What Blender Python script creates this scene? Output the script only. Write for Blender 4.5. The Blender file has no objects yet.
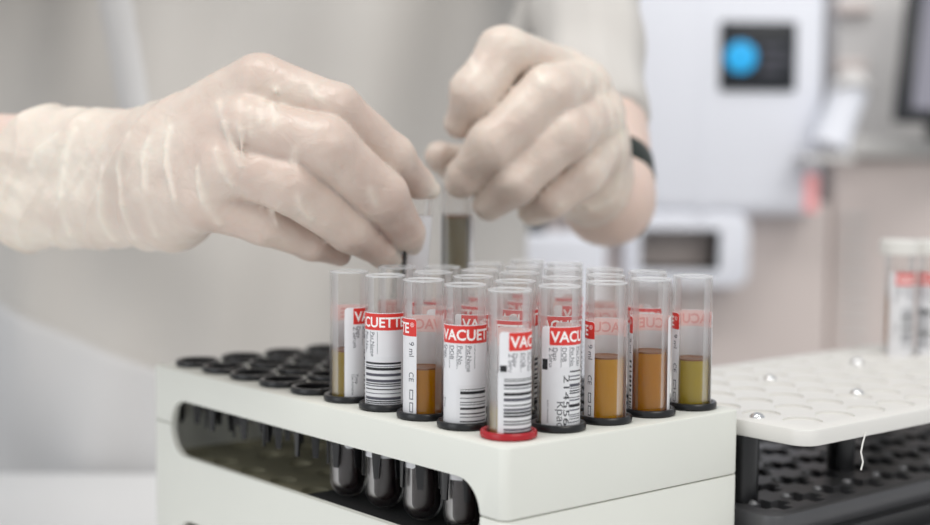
import bpy, bmesh, math, random
import numpy as np
from mathutils import Vector, Matrix
random.seed(7); rng = np.random.RandomState(11)
R = math.radians
MM = 0.001
scn = bpy.context.scene
col = scn.collection

# ------------------------------------------------------------------ camera (all lengths in millimetres, scaled on the way in)
CAM = np.array([-19.63, -525.23, 103.65]); YAW, PITCH, ROLL, FPX = 0.00621, 0.07596, 0.00697, 1455.75
_f = np.array([math.sin(YAW)*math.cos(PITCH), math.cos(YAW)*math.cos(PITCH), -math.sin(PITCH)])
_r = np.array([math.cos(YAW), -math.sin(YAW), 0.0]); _u = np.cross(_r, _f)
CR = _r*math.cos(ROLL) + _u*math.sin(ROLL); CU = -_r*math.sin(ROLL) + _u*math.cos(ROLL); CF = _f
def ray(x, y): return CR*(x-465)/FPX - CU*(y-262.5)/FPX + CF
def at(x, y, Y):                    # the point of the world plane Y that stands at a spot of the photograph
    d = ray(x, y); return CAM + d*((Y-CAM[1])/d[1])
def dist(Y): return Y - CAM[1]

cd = bpy.data.cameras.new('camera'); cam = bpy.data.objects.new('camera', cd); col.objects.link(cam)
cd.sensor_width = 36; cd.lens = FPX/930*36; cd.clip_start = 0.01; cd.clip_end = 30
M = Matrix(((CR[0], CU[0], -CF[0], CAM[0]*MM), (CR[1], CU[1], -CF[1], CAM[1]*MM), (CR[2], CU[2], -CF[2], CAM[2]*MM), (0, 0, 0, 1)))
cam.matrix_world = M
cd.dof.use_dof = True; cd.dof.focus_distance = 0.566; cd.dof.aperture_fstop = 56.35/12.0; cd.dof.aperture_blades = 0
scn.camera = cam

# ------------------------------------------------------------------ materials
def new_mat(name):
    m = bpy.data.materials.new(name); m.use_nodes = True
    nt = m.node_tree; nt.nodes.clear()
    return m, nt, nt.nodes.new, nt.links.new
def srgb(*c):
    return tuple((v/255/12.92 if v/255 <= .04045 else ((v/255+.055)/1.055)**2.4) for v in c) + (1.0,)
def mat(name, rgb, rough=.5, var=.05, scale=40, bump=0.0, bscale=200, metal=0.0, spec=.5, sss=0.0, emit=0.0, coat=0.0):
    m, nt, N, L = new_mat(name)
    o = N('ShaderNodeOutputMaterial'); b = N('ShaderNodeBsdfPrincipled'); L(b.outputs[0], o.inputs[0])
    c = srgb(*rgb)
    tc = N('ShaderNodeTexCoord'); nz = N('ShaderNodeTexNoise'); nz.inputs['Scale'].default_value = scale; nz.inputs['Detail'].default_value = 4
    L(tc.outputs['Object'], nz.inputs['Vector'])
    mx = N('ShaderNodeMix'); mx.data_type = 'RGBA'
    mx.inputs['A'].default_value = tuple(v*(1-var) for v in c[:3]) + (1,); mx.inputs['B'].default_value = tuple(min(1, v*(1+var)) for v in c[:3]) + (1,)
    L(nz.outputs['Fac'], mx.inputs['Factor']); L(mx.outputs['Result'], b.inputs['Base Color'])
    b.inputs['Roughness'].default_value = rough; b.inputs['Metallic'].default_value = metal; b.inputs['Specular IOR Level'].default_value = spec
    if sss: b.inputs['Subsurface Weight'].default_value = sss; b.inputs['Subsurface Radius'].default_value = (.004, .0025, .0015); b.inputs['Subsurface Scale'].default_value = 1.0
    if coat: b.inputs['Coat Weight'].default_value = coat
    if emit: L(mx.outputs['Result'], b.inputs['Emission Color']); b.inputs['Emission Strength'].default_value = emit
    if bump:
        n2 = N('ShaderNodeTexNoise'); n2.inputs['Scale'].default_value = bscale; n2.inputs['Detail'].default_value = 5; L(tc.outputs['Object'], n2.inputs['Vector'])
        bp = N('ShaderNodeBump'); bp.inputs['Strength'].default_value = bump; bp.inputs['Distance'].default_value = .001
        L(n2.outputs['Fac'], bp.inputs['Height']); L(bp.outputs[0], b.inputs['Normal'])
    return m
def clear_mat(name, tint, rough, edge=1.0, floor=.02):     # thin clear plastic: see-through, with gloss growing at grazing angles
    m, nt, N, L = new_mat(name)
    o = N('ShaderNodeOutputMaterial'); t = N('ShaderNodeBsdfTransparent'); g = N('ShaderNodeBsdfGlossy'); x = N('ShaderNodeMixShader')
    t.inputs[0].default_value = tint; g.inputs['Roughness'].default_value = rough; g.inputs['Color'].default_value = (.95, .95, .95, 1)
    fr = N('ShaderNodeFresnel'); fr.inputs['IOR'].default_value = 1.5
    ma = N('ShaderNodeMath'); ma.operation = 'MULTIPLY_ADD'; ma.inputs[1].default_value = edge; ma.inputs[2].default_value = floor; ma.use_clamp = True
    L(fr.outputs[0], ma.inputs[0]); L(ma.outputs[0], x.inputs[0]); L(t.outputs[0], x.inputs[1]); L(g.outputs[0], x.inputs[2]); L(x.outputs[0], o.inputs[0])
    return m
def liquid_mat(name, rgb, clear=.25, spec=.15):                      # cloudy serum: part clear, part scattering
    m, nt, N, L = new_mat(name)
    o = N('ShaderNodeOutputMaterial'); c = srgb(*rgb)
    tc = N('ShaderNodeTexCoord'); nz = N('ShaderNodeTexNoise'); nz.inputs['Scale'].default_value = 90; L(tc.outputs['Object'], nz.inputs['Vector'])
    mx = N('ShaderNodeMix'); mx.data_type = 'RGBA'; mx.inputs['A'].default_value = tuple(v*.9 for v in c[:3])+(1,); mx.inputs['B'].default_value = tuple(min(1, v*1.1) for v in c[:3])+(1,)
    L(nz.outputs['Fac'], mx.inputs['Factor'])
    d = N('ShaderNodeBsdfPrincipled'); L(mx.outputs['Result'], d.inputs['Base Color']); d.inputs['Roughness'].default_value = .15; d.inputs['Specular IOR Level'].default_value = spec
    tl = N('ShaderNodeBsdfTranslucent'); L(mx.outputs['Result'], tl.inputs[0])
    tr = N('ShaderNodeBsdfTransparent'); L(mx.outputs['Result'], tr.inputs[0])
    a = N('ShaderNodeMixShader'); a.inputs[0].default_value = .4; L(d.outputs[0], a.inputs[1]); L(tl.outputs[0], a.inputs[2])
    b = N('ShaderNodeMixShader'); b.inputs[0].default_value = clear; L(a.outputs[0], b.inputs[1]); L(tr.outputs[0], b.inputs[2]); L(b.outputs[0], o.inputs[0])
    return m
def paper_mat(name, rgb):
    m, nt, N, L = new_mat(name)
    o = N('ShaderNodeOutputMaterial'); c = srgb(*rgb)
    tc = N('ShaderNodeTexCoord'); nz = N('ShaderNodeTexNoise'); nz.inputs['Scale'].default_value = 300; L(tc.outputs['Object'], nz.inputs['Vector'])
    mx = N('ShaderNodeMix'); mx.data_type = 'RGBA'; mx.inputs['A'].default_value = tuple(v*.96 for v in c[:3])+(1,); mx.inputs['B'].default_value = c
    L(nz.outputs['Fac'], mx.inputs['Factor'])
    d = N('ShaderNodeBsdfPrincipled'); L(mx.outputs['Result'], d.inputs['Base Color']); d.inputs['Roughness'].default_value = .35
    tl = N('ShaderNodeBsdfTranslucent'); L(mx.outputs['Result'], tl.inputs[0])
    a = N('ShaderNodeMixShader'); a.inputs[0].default_value = .28; L(d.outputs[0], a.inputs[1]); L(tl.outputs[0], a.inputs[2]); L(a.outputs[0], o.inputs[0])
    return m
def glove_mat(name, skin, cream):                         # thin latex: pink where it lies tight on the skin, creamy where a fold stands off
    m, nt, N, L = new_mat(name)
    o = N('ShaderNodeOutputMaterial'); b = N('ShaderNodeBsdfPrincipled'); L(b.outputs[0], o.inputs[0])
    tc = N('ShaderNodeTexCoord'); nz = N('ShaderNodeTexNoise'); nz.inputs['Scale'].default_value = 45; nz.inputs['Detail'].default_value = 5; L(tc.outputs['Object'], nz.inputs['Vector'])
    at_ = N('ShaderNodeAttribute'); at_.attribute_name = 'loose'
    mp = N('ShaderNodeMapRange'); mp.inputs['From Min'].default_value = .35; mp.inputs['From Max'].default_value = .7; L(nz.outputs['Fac'], mp.inputs['Value'])
    ml = N('ShaderNodeMath'); ml.operation = 'MULTIPLY_ADD'; ml.inputs[1].default_value = .38; L(mp.outputs[0], ml.inputs[0]); L(at_.outputs['Fac'], ml.inputs[2]); ml.use_clamp = True
    mx = N('ShaderNodeMix'); mx.data_type = 'RGBA'; mx.inputs['A'].default_value = srgb(*skin); mx.inputs['B'].default_value = srgb(*cream)
    L(ml.outputs[0], mx.inputs['Factor']); L(mx.outputs['Result'], b.inputs['Base Color'])
    b.inputs['Roughness'].default_value = .32; b.inputs['Specular IOR Level'].default_value = .4
    b.inputs['Subsurface Weight'].default_value = .25; b.inputs['Subsurface Radius'].default_value = (.004, .002, .0015); b.inputs['Subsurface Scale'].default_value = .6
    n2 = N('ShaderNodeTexNoise'); n2.inputs['Scale'].default_value = 120; n2.inputs['Detail'].default_value = 6; n2.inputs['Distortion'].default_value = 1.2; L(tc.outputs['Object'], n2.inputs['Vector'])
    bp = N('ShaderNodeBump'); bp.inputs['Strength'].default_value = .55; bp.inputs['Distance'].default_value = .0012; L(n2.outputs['Fac'], bp.inputs['Height']); L(bp.outputs[0], b.inputs['Normal'])
    return m
M_ = dict(
    rack=mat('rack_plastic', (222, 223, 215), .45, .02, 25, .05, 400),
    shelf=mat('rack_shelf', (132, 128, 106), .6, .08, 60),
    black=mat('black_plastic', (24, 24, 26), .28, .15, 80),
    red_plastic=mat('red_plastic', (168, 22, 34), .25, .08, 80, sss=.1),
    wall=clear_mat('clear_tube_plastic', (.992, .988, .984, 1), .28, .42, .016),
    paper=paper_mat('label_paper', (250, 250, 252)),
    sticker=paper_mat('sticker_paper', (247, 247, 249)),
    red=mat('red_ink', (214, 52, 44), .4, .03, 200),
    pink=mat('pink_show_through', (250, 220, 216), .5, .05, 300),
    pink_ink=mat('faint_red_show_through', (240, 176, 170), .5, .03, 300),
    white_ink=mat('white_ink', (250, 246, 244), .4, .01),
    rim=None,
    meniscus_shade=mat('painted_surface_shade', (120, 70, 10), .3, .1, 100),  # dark brown stands in for refraction at the serum surface
    sample_grey=liquid_mat('greyish_serum', (176, 168, 140), .3),
    matt_black=mat('deep_matt_black', (14, 14, 15), .95, .2, 200, .3, 900),
    stud=mat('glossy_stud', (150, 150, 152), .15, .05, 60),
    tray=mat('black_tray_plastic', (78, 78, 80), .35, .1, 60),
    cloth_light=mat('light_cloth', (208, 207, 207), .9, .02, 12, .2, 900),
    ink=mat('black_ink', (26, 26, 30), .5, .05, 300),
    grey_ink=mat('grey_ink', (78, 78, 88), .5, .05, 300),
    amber=liquid_mat('amber_serum', (236, 178, 4)),
    orange=liquid_mat('orange_serum', (228, 158, 4)),
    olive=liquid_mat('olive_serum', (200, 170, 34), .35),
    yellow=liquid_mat('yellow_serum', (226, 203, 66), .35),
    blood=mat('dark_blood', (30, 14, 16), .6, .2, 100, spec=.3),
    glove=glove_mat('latex_glove', (203, 182, 170), (235, 226, 213)),
    skin=mat('skin', (219, 196, 184), .5, .06, 60, .1, 300, sss=.25),
    coat=mat('coat_cloth', (201, 197, 192), .9, .03, 12, .25, 900),
    table=mat('white_laminate', (236, 236, 236), .4, .02, 10),
    watch=mat('watch_rubber', (30, 38, 32), .4, .1, 80),
    metal=mat('bright_steel', (225, 225, 225), .12, .02, 50, metal=1.0),
    analyser=mat('white_enamel', (236, 238, 246), .4, .015, 8),
    warm_grey=mat('warm_grey_enamel', (212, 200, 195), .5, .03, 8),
    grey=mat('grey_enamel', (206, 203, 201), .5, .03, 8),
    screen=mat('dark_screen', (26, 30, 36), .3, .1, 40),
    blue=mat('blue_display_light', (30, 150, 205), .4, .05, 40, emit=.6),
    glow_red=mat('red_indicator_light', (240, 165, 165), .4, .02, 40, emit=.35),
    mon=mat('dim_monitor_glass', (112, 112, 128), .25, .04, 8),
    bench=mat('bench_laminate', (205, 203, 200), .5, .02, 8),
    floor=mat('floor_vinyl', (190, 188, 184), .5, .06, 6),
    paint=mat('wall_paint', (225, 224, 222), .8, .02, 5),
    plate=mat('white_rack_plate', (222, 220, 215), .35, .02, 25),
)

def rim_mat():
    m, nt, N, L = new_mat('thick_rim_plastic')
    o = N('ShaderNodeOutputMaterial'); t = N('ShaderNodeBsdfTransparent'); b = N('ShaderNodeBsdfPrincipled'); x = N('ShaderNodeMixShader')
    b.inputs['Base Color'].default_value = (.86, .87, .88, 1); b.inputs['Roughness'].default_value = .12; x.inputs[0].default_value = .36
    L(t.outputs[0], x.inputs[1]); L(b.outputs[0], x.inputs[2]); L(x.outputs[0], o.inputs[0]); return m
M_['rim'] = rim_mat()
# ------------------------------------------------------------------ object helpers
def link(name, me, parent=None, m=None):
    o = bpy.data.objects.new(name, me); col.objects.link(o)
    if parent is not None: o.parent = parent
    if m is not None and me is not None and not me.materials: me.materials.append(m)
    return o
def empty(name, loc=(0, 0, 0), rz=0.0):
    o = bpy.data.objects.new(name, None); col.objects.link(o); o.empty_display_size = .02
    o.location = tuple(v*MM for v in loc); o.rotation_euler = (0, 0, rz); return o
def tag(o, label, cat, group=None, kind=None):
    if label: o['label'] = label
    if cat: o['category'] = cat
    if group: o['group'] = group
    if kind: o['kind'] = kind
    return o
def mesh(name, verts, faces, smooth=True, angle=35):
    me = bpy.data.meshes.new(name); me.from_pydata([tuple(float(c)*MM for c in v) for v in verts], [], [tuple(int(i) for i in f) for f in faces]); me.validate()
    if smooth: me.shade_smooth(); me.set_sharp_from_angle(angle=R(angle))
    return me
class MB:
    def __init__(s): s.v = []; s.f = []
    def add(s, v, f): n = len(s.v); s.v += [tuple(x) for x in v]; s.f += [tuple(i+n for i in q) for q in f]; return s
    def box(s, x0, x1, y0, y1, z0, z1):
        return s.add([(x0,y0,z0),(x1,y0,z0),(x1,y1,z0),(x0,y1,z0),(x0,y0,z1),(x1,y0,z1),(x1,y1,z1),(x0,y1,z1)],
                     [(3,2,1,0),(4,5,6,7),(0,1,5,4),(1,2,6,5),(2,3,7,6),(3,0,4,7)])
    def lathe(s, prof, n=40, c=(0, 0), closed=True):             # closed profile -> a ring; open profile ending on the axis -> a solid
        m = len(prof); v = []; f = []
        for k in range(n):
            a = 2*math.pi*k/n
            for r, z in prof: v.append((c[0]+r*math.cos(a), c[1]+r*math.sin(a), z))
        for k in range(n):
            k2 = (k+1) % n
            for q in range(m if closed else m-1):
                q2 = (q+1) % m
                f.append((k*m+q, k2*m+q, k2*m+q2, k*m+q2))
        return s.add(v, f)
    def tube(s, pts, r, n=10):
        pts = [np.array(p, float) for p in pts]; rr = r if hasattr(r, '__len__') else [r]*len(pts); v = []; f = []
        for i, p in enumerate(pts):
            t = pts[min(i+1, len(pts)-1)]-pts[max(i-1, 0)]; t /= np.linalg.norm(t)
            a = np.cross(t, [0.3, .2, 1] if abs(t[2]) < .9 else [1, 0, 0]); a /= np.linalg.norm(a); b = np.cross(t, a)
            for k in range(n):
                w = 2*math.pi*k/n; v.append(tuple(p+rr[i]*(a*math.cos(w)+b*math.sin(w))))
        for i in range(len(pts)-1):
            for k in range(n): f.append((i*n+k, i*n+(k+1) % n, (i+1)*n+(k+1) % n, (i+1)*n+k))
        f.append(tuple(range(n-1, -1, -1))); f.append(tuple((len(pts)-1)*n+k for k in range(n)))
        return s.add(v, f)
    def build(s, name, m, parent=None, bevel=0.0, seg=3, smooth=True, angle=35):
        me = mesh(name, s.v, s.f, False); bm = bmesh.new(); bm.from_mesh(me)
        bmesh.ops.remove_doubles(bm, verts=bm.verts, dist=1e-6)
        if bevel: bmesh.ops.bevel(bm, geom=[e for e in bm.edges if len(e.link_faces) == 2 and e.calc_face_angle(0) > .6], offset=bevel*MM, segments=seg, profile=.5, affect='EDGES', clamp_overlap=True)
        bmesh.ops.recalc_face_normals(bm, faces=bm.faces); bm.to_mesh(me); bm.free()
        if smooth: me.shade_smooth(); me.set_sharp_from_angle(angle=R(angle))
        return link(name, me, parent, m)
def round_rect(x0, x1, y0, y1, r, n=8):
    out = []
    for cx, cy, a0 in ((x1-r, y1-r, 0), (x0+r, y1-r, 90), (x0+r, y0+r, 180), (x1-r, y0+r, 270)):
        for k in range(n+1): a = R(a0+90*k/n); out.append((cx+r*math.cos(a), cy+r*math.sin(a)))
    return out
def prism(poly, z0, z1, axis='z', chamfer=0.0):
    n = len(poly)
    P = {'z': lambda a, b, c: (a, b, c), 'x': lambda a, b, c: (c, a, b), 'y': lambda a, b, c: (a, c, b)}[axis]
    v = [P(a, b, z0) for a, b in poly] + [P(a, b, z1) for a, b in poly]
    f = [tuple(range(n-1, -1, -1)), tuple(range(n, 2*n))] + [(k, (k+1) % n, n+(k+1) % n, n+k) for k in range(n)]
    return v, f
def solid(parts, chamfer=0, seg=2):
    mb = MB()
    for v, f in parts: mb.add(v, f)
    me = mesh('tmp', mb.v, mb.f, False); bm = bmesh.new(); bm.from_mesh(me)
    bmesh.ops.recalc_face_normals(bm, faces=bm.faces)
    if chamfer: bmesh.ops.bevel(bm, geom=[e for e in bm.edges if e.calc_face_angle(0) > .8], offset=chamfer*MM, segments=seg, profile=.5, affect='EDGES', clamp_overlap=True)
    bm.to_mesh(me); bm.free()
    return bpy.data.objects.new('tmp', me)
def cut(name, base, cutters, m, parent=None, angle=30):              # solids cut out of a solid, as one finished mesh
    col.objects.link(base)
    for c in cutters:
        col.objects.link(c)
        md = base.modifiers.new('cut', 'BOOLEAN'); md.operation = 'DIFFERENCE'; md.object = c; md.solver = 'EXACT'
    dg = bpy.context.evaluated_depsgraph_get(); dg.update()
    me = bpy.data.meshes.new_from_object(base.evaluated_get(dg))
    for o in [base]+list(cutters): bpy.data.objects.remove(o)
    me.materials.clear(); me.name = name
    me.shade_smooth(); me.set_sharp_from_angle(angle=R(angle))
    return link(name, me, parent, m)
def cyl_poly(cx, cy, r, n=28): return [(cx+r*math.cos(2*math.pi*k/n), cy+r*math.sin(2*math.pi*k/n)) for k in range(n)]

# ------------------------------------------------------------------ the setting
FLOOR_Z, TABLE_Z = -858.0, -108.0
o = MB().box(-1600, 1900, -900, 2500, FLOOR_Z-20, FLOOR_Z).build('floor', M_['floor']); tag(o, None, None, kind='structure')
o = MB().box(-1600, 1900, 2500, 2560, FLOOR_Z, 1750).build('wall_back', M_['paint']); tag(o, None, None, kind='structure')

t = tag(empty('lab_table', (0, 0, FLOOR_Z)), 'white laminate work table under both tube racks', 'table')
MB().box(-800, 800, -330, 418, TABLE_Z-FLOOR_Z-30, TABLE_Z-FLOOR_Z).build('tabletop', M_['table'], t, 3)
for x in (-760, 760):
    for y in (-290, 380): MB().box(x-22, x+22, y-22, y+22, 0, TABLE_Z-FLOOR_Z-30).build('leg', M_['warm_grey'], t, 2)

# ------------------------------------------------------------------ main rack: local x = short side, local y = long side
A = 0.8766
Sd = np.array([math.sin(A), math.cos(A), 0]); Ld = np.array([-math.cos(A), math.sin(A), 0]); RZ = math.atan2(Sd[1], Sd[0])
P = 25.0
def slot(i, j): return Ld*P*i + Sd*P*j
rack = tag(empty('tube_rack', (0, 0, 0), RZ), 'large off-white plastic rack with pill-shaped side slots full of sample tubes', 'test tube rack')
X0, X1, Y0, Y1 = -16.1, 112.5, -15.8, 240.6
def shell(z0, z1, top):
    outer = prism(round_rect(X0, X1, Y0, Y1, 4), z0, z1)
    base = solid([outer], 1.0 if top else .5)
    inner = solid([prism(round_rect(X0+3, X1-3, Y0+3, Y1-3, 3), z0-5, z1-3.2 if top else z1+5)])
    return base, inner
def pill(z0, z1): return [(y, z) for y, z in round_rect(-3.0, 222.5, z0, z1, 12.9, 10)]
b_, i_ = shell(-26.3, 0, True)
holes = solid([prism(cyl_poly(P*j, P*i, 9.7, 32), -6, 6) for i in range(10) for j in range(5)])
cut('upper_shell', b_, [i_, holes, solid([prism(pill(-40.4, -14), X0-5, X1+5, 'x')])], M_['rack'], rack)
b_, i_ = shell(TABLE_Z, -26.6, False)
cut('lower_shell', b_, [i_, solid([prism(pill(-40.4, -14), X0-5, X1+5, 'x')]), solid([prism([(y, z) for y, z in round_rect(-3.0, 216, -95, -70.5, 11.5, 10)], X0-5, X1+5, 'x')])], M_['rack'], rack)
sh = solid([prism(round_rect(X0+3, X1-3, Y0+3, Y1-3, 3), -46, -43)])
cut('inner_shelf', sh, [solid([prism(cyl_poly(P*j, P*i, 6.0, 20), -50, -40) for i in range(10) for j in range(5)])], M_['shelf'], rack)

fp = tag(empty('shade_pad', (0, 0, -43), RZ), 'black pad added for the shade inside the off-white rack under the standing tubes', 'pad')  # added black sheet, paints the shade of the rack interior below the tubes
MB().box(X0+4, X1-4, Y0+4, 116, 0, 1.6).build('shade_sheet', M_['matt_black'], fp, .4)
# ------------------------------------------------------------------ inserts: flange, sleeve, claws
def insert_parts():
    fl = MB().lathe([(8.35, .15), (10.0, .15), (10.5, .6), (10.5, 2.2), (10.1, 2.8), (8.9, 2.8), (8.35, 2.3)], 44)
    me_f = fl.build('flange', M_['black']).data
    sl = MB().lathe([(8.4, .2), (9.3, .2), (9.2, -13.5), (8.5, -13.5)], 36); me_s = sl.build('sleeve', M_['black']).data
    mb = MB()
    a0, a1, n = -R(13), R(13), 5
    for z in (-13.2, -20, -27.0):
        k = {-13.2: 1.0, -20: .8, -27.0: .55}[z]; ri = {-13.2: 8.5, -20: 8.4, -27.0: 8.35}[z]; ro = ri+.95
        for q in range(n): a = (a0+(a1-a0)*q/(n-1))*k; mb.v.append((ri*math.cos(a), ri*math.sin(a), z))
        for q in range(n): a = (a0+(a1-a0)*q/(n-1))*k; mb.v.append((ro*math.cos(a), ro*math.sin(a), z))
    for l in range(2):
        A0, B0 = l*2*n, (l+1)*2*n
        for q in range(n-1):
            mb.f.append((A0+q, A0+q+1, B0+q+1, B0+q)); mb.f.append((A0+n+q+1, A0+n+q, B0+n+q, B0+n+q+1))
        mb.f.append((A0, B0, B0+n, A0+n)); mb.f.append((A0+n-1, A0+2*n-1, B0+2*n-1, B0+n-1))
    for L0 in (0, 4*n):
        for q in range(n-1): mb.f.append((L0+q, L0+n+q, L0+n+q+1, L0+q+1))
    me_c = mb.build('claw', M_['black']).data
    for nm in ('flange', 'sleeve', 'claw'): bpy.data.objects.remove(bpy.data.objects[nm])
    return me_f, me_s, me_c
IF, IS, IC = insert_parts()
IFr, ISr, ICr = IF.copy(), IS.copy(), IC.copy()
for me in (IFr, ISr, ICr): me.materials.clear(); me.materials.append(M_['red_plastic'])
ORD = ['first', 'second', 'third', 'fourth', 'fifth', 'sixth', 'seventh', 'eighth', 'ninth', 'tenth']
ROWN = ['front row', 'second row', 'third row', 'fourth row', 'back row']
FILLED = {(i, j) for i in range(5) for j in range(5)} | {(5, 2), (6, 4)}
def make_insert(i, j):
    full = (i, j) in FILLED; red = (i, j) == (0, 0)
    o = empty('tube_insert', slot(i, j), RZ + R(18 + 13*((i*3+j*5) % 4)))
    if red: tag(o, 'red insert ring around the sample tube on the near corner of the rack', 'tube insert')
    elif full: tag(o, f'black insert ring around a tube, {ORD[i]} from the near end in the {ROWN[j]}', 'tube insert', 'inserts holding tubes')
    else: tag(o, f'empty black insert ring, {ORD[9-i]} from the far end in the {ROWN[j]}', 'tube insert', 'empty inserts at the far end of the rack')
    link('flange', IFr if red else IF, o); link('sleeve', ISr if red else IS, o)
    for k in range(6):
        c = link('claw', ICr if red else IC, o); c.rotation_euler = (0, 0, R(60*k))
for i in range(10):
    for j in range(5): make_insert(i, j)

# ------------------------------------------------------------------ tubes
ZT, ZB, RO, RI = 54.3, -41.0, 8.0, 7.05                  # rim, bottom, radii
def glass_mesh():
    prof = [(0, ZB)]
    for k in range(1, 9): a = R(90*k/8); prof.append((RO*math.sin(a), ZB+RO-RO*math.cos(a)))
    prof += [(RO, ZT-.8), (RI, ZT-.8)]
    for k in range(8, 0, -1): a = R(90*k/8); prof.append((RI*math.sin(a), ZB+RO-RI*math.cos(a)))
    prof.append((0, ZB+RO-RI))
    return MB().lathe(prof, 56, closed=False).build('tube_wall', M_['wall'], angle=50).data
def liquid_mesh(name, z0, z1, m, round_bottom):
    r = RI-.12; prof = []
    if round_bottom:
        prof = [(0, ZB+RO-r)] + [(r*math.sin(R(90*k/8)), ZB+RO-r*math.cos(R(90*k/8))) for k in range(1, 9)]
    else: prof = [(0, z0), (r, z0)]
    prof += [(r, z1+.35), (r-.5, z1+.1), (r-1.4, z1), (0, z1)]
    return MB().lathe(prof, 40, closed=False).build(name, m, angle=45).data
def patch(r0, r1, a0, a1, z0, z1, rc=0.0, rr=(1, 1, 1, 1)):
    """a strip bent on a cylinder (angles in degrees); rr: which corners are rounded, start-low start-high end-low end-high"""
    n = max(2, int((a1-a0)/5)); rel = list(np.linspace(0, 1, n+1))
    L = R(a1-a0)*r1
    if rc: rel = sorted(set(rel + [rc/L*(1-math.cos(R(18*k))) for k in range(6)] + [1-rc/L*(1-math.cos(R(18*k))) for k in range(6)]))
    v = []; f = []
    for q in rel:
        a = R(a0)+R(a1-a0)*q; s = q*L; lo, hi = z0, z1
        if rc:
            if s < rc: d = rc-math.sqrt(max(0, rc*rc-(rc-s)**2)); lo += d*rr[0]; hi -= d*rr[1]
            if L-s < rc: d = rc-math.sqrt(max(0, rc*rc-(rc-L+s)**2)); lo += d*rr[2]; hi -= d*rr[3]
        c, sn = math.cos(a), math.sin(a)
        v += [(r0*c, r0*sn, lo), (r0*c, r0*sn, hi), (r1*c, r1*sn, lo), (r1*c, r1*sn, hi)]
    for k in range(len(rel)-1):
        b, e = 4*k, 4*k+4
        f += [(b+2, e+2, e+3, b+3), (b, b+1, e+1, e), (b+1, b+3, e+3, e+1), (b, e, e+2, b+2)]
    e = 4*(len(rel)-1); f += [(0, 2, 3, 1), (e, e+1, e+3, e+2)]
    return v, f
_txt = {}
def text_flat(s, size, bold=0.0):
    k = (s, size, bold)
    if k not in _txt:
        c = bpy.data.curves.new('t', 'FONT'); c.body = s; c.size = size; c.offset = bold; c.resolution_u = 3; c.fill_mode = 'FRONT'
        o = bpy.data.objects.new('t', c); col.objects.link(o); dg = bpy.context.evaluated_depsgraph_get(); dg.update()
        me = bpy.data.meshes.new_from_object(o.evaluated_get(dg)); bpy.data.objects.remove(o)
        bm = bmesh.new(); bm.from_mesh(me); bpy.data.meshes.remove(me); _txt[k] = bm
    return _txt[k].copy()
def text_on(s, r, deg, z, h, w=None, rot=0, bold=0.0):
    """flat lettering wrapped on a cylinder: starts at DEG, baseline Z, letter size H; ROT 90 reads downwards"""
    bm = text_flat(s, h, bold); xs = [v.co.x for v in bm.verts]
    if not xs: return [], []
    k = (w/(max(xs)-min(xs))) if w else 1.0; x0 = min(xs)
    for v in bm.verts:
        x, y = (v.co.x-x0)*k, v.co.y
        v.co = (x, y, 0) if rot == 0 else (y, -x, 0)
    xs = [v.co.x for v in bm.verts]; q = min(xs)
    while q < max(xs):
        q += .6; bmesh.ops.bisect_plane(bm, geom=bm.verts[:]+bm.edges[:]+bm.faces[:], plane_co=(q, 0, 0), plane_no=(1, 0, 0))
    bm.verts.index_update(); v = []
    for p in bm.verts: a = R(deg)+p.co.x/r; v.append((r*math.cos(a), r*math.sin(a), z+p.co.y))
    f = [tuple(x.index for x in g.verts) for g in bm.faces]; bm.free()
    return v, f
def bars(r0, r1, a0, a1, zs):
    mb = MB()
    for z0, z1 in zs: mb.add(*patch(r0, r1, a0, a1, z0, z1))
    return mb
def ladder(z0, z1, seed):
    g = random.Random(seed); out = []; z = z0
    while z < z1:
        w = g.choice((.3, .45, .8, 1.1)); out.append((z, min(z1, z+w))); z += w + g.choice((.4, .6, .9, 1.3))
    return out
def mk(name, mb, m, parent, smooth=True):
    me = mesh(name, mb.v, mb.f, smooth); return link(name, me, parent, m)
LZ0, LZ1, LARC = -19.0, 39.5, 242.0                        # the label: from under the plate to the red band on top
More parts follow.
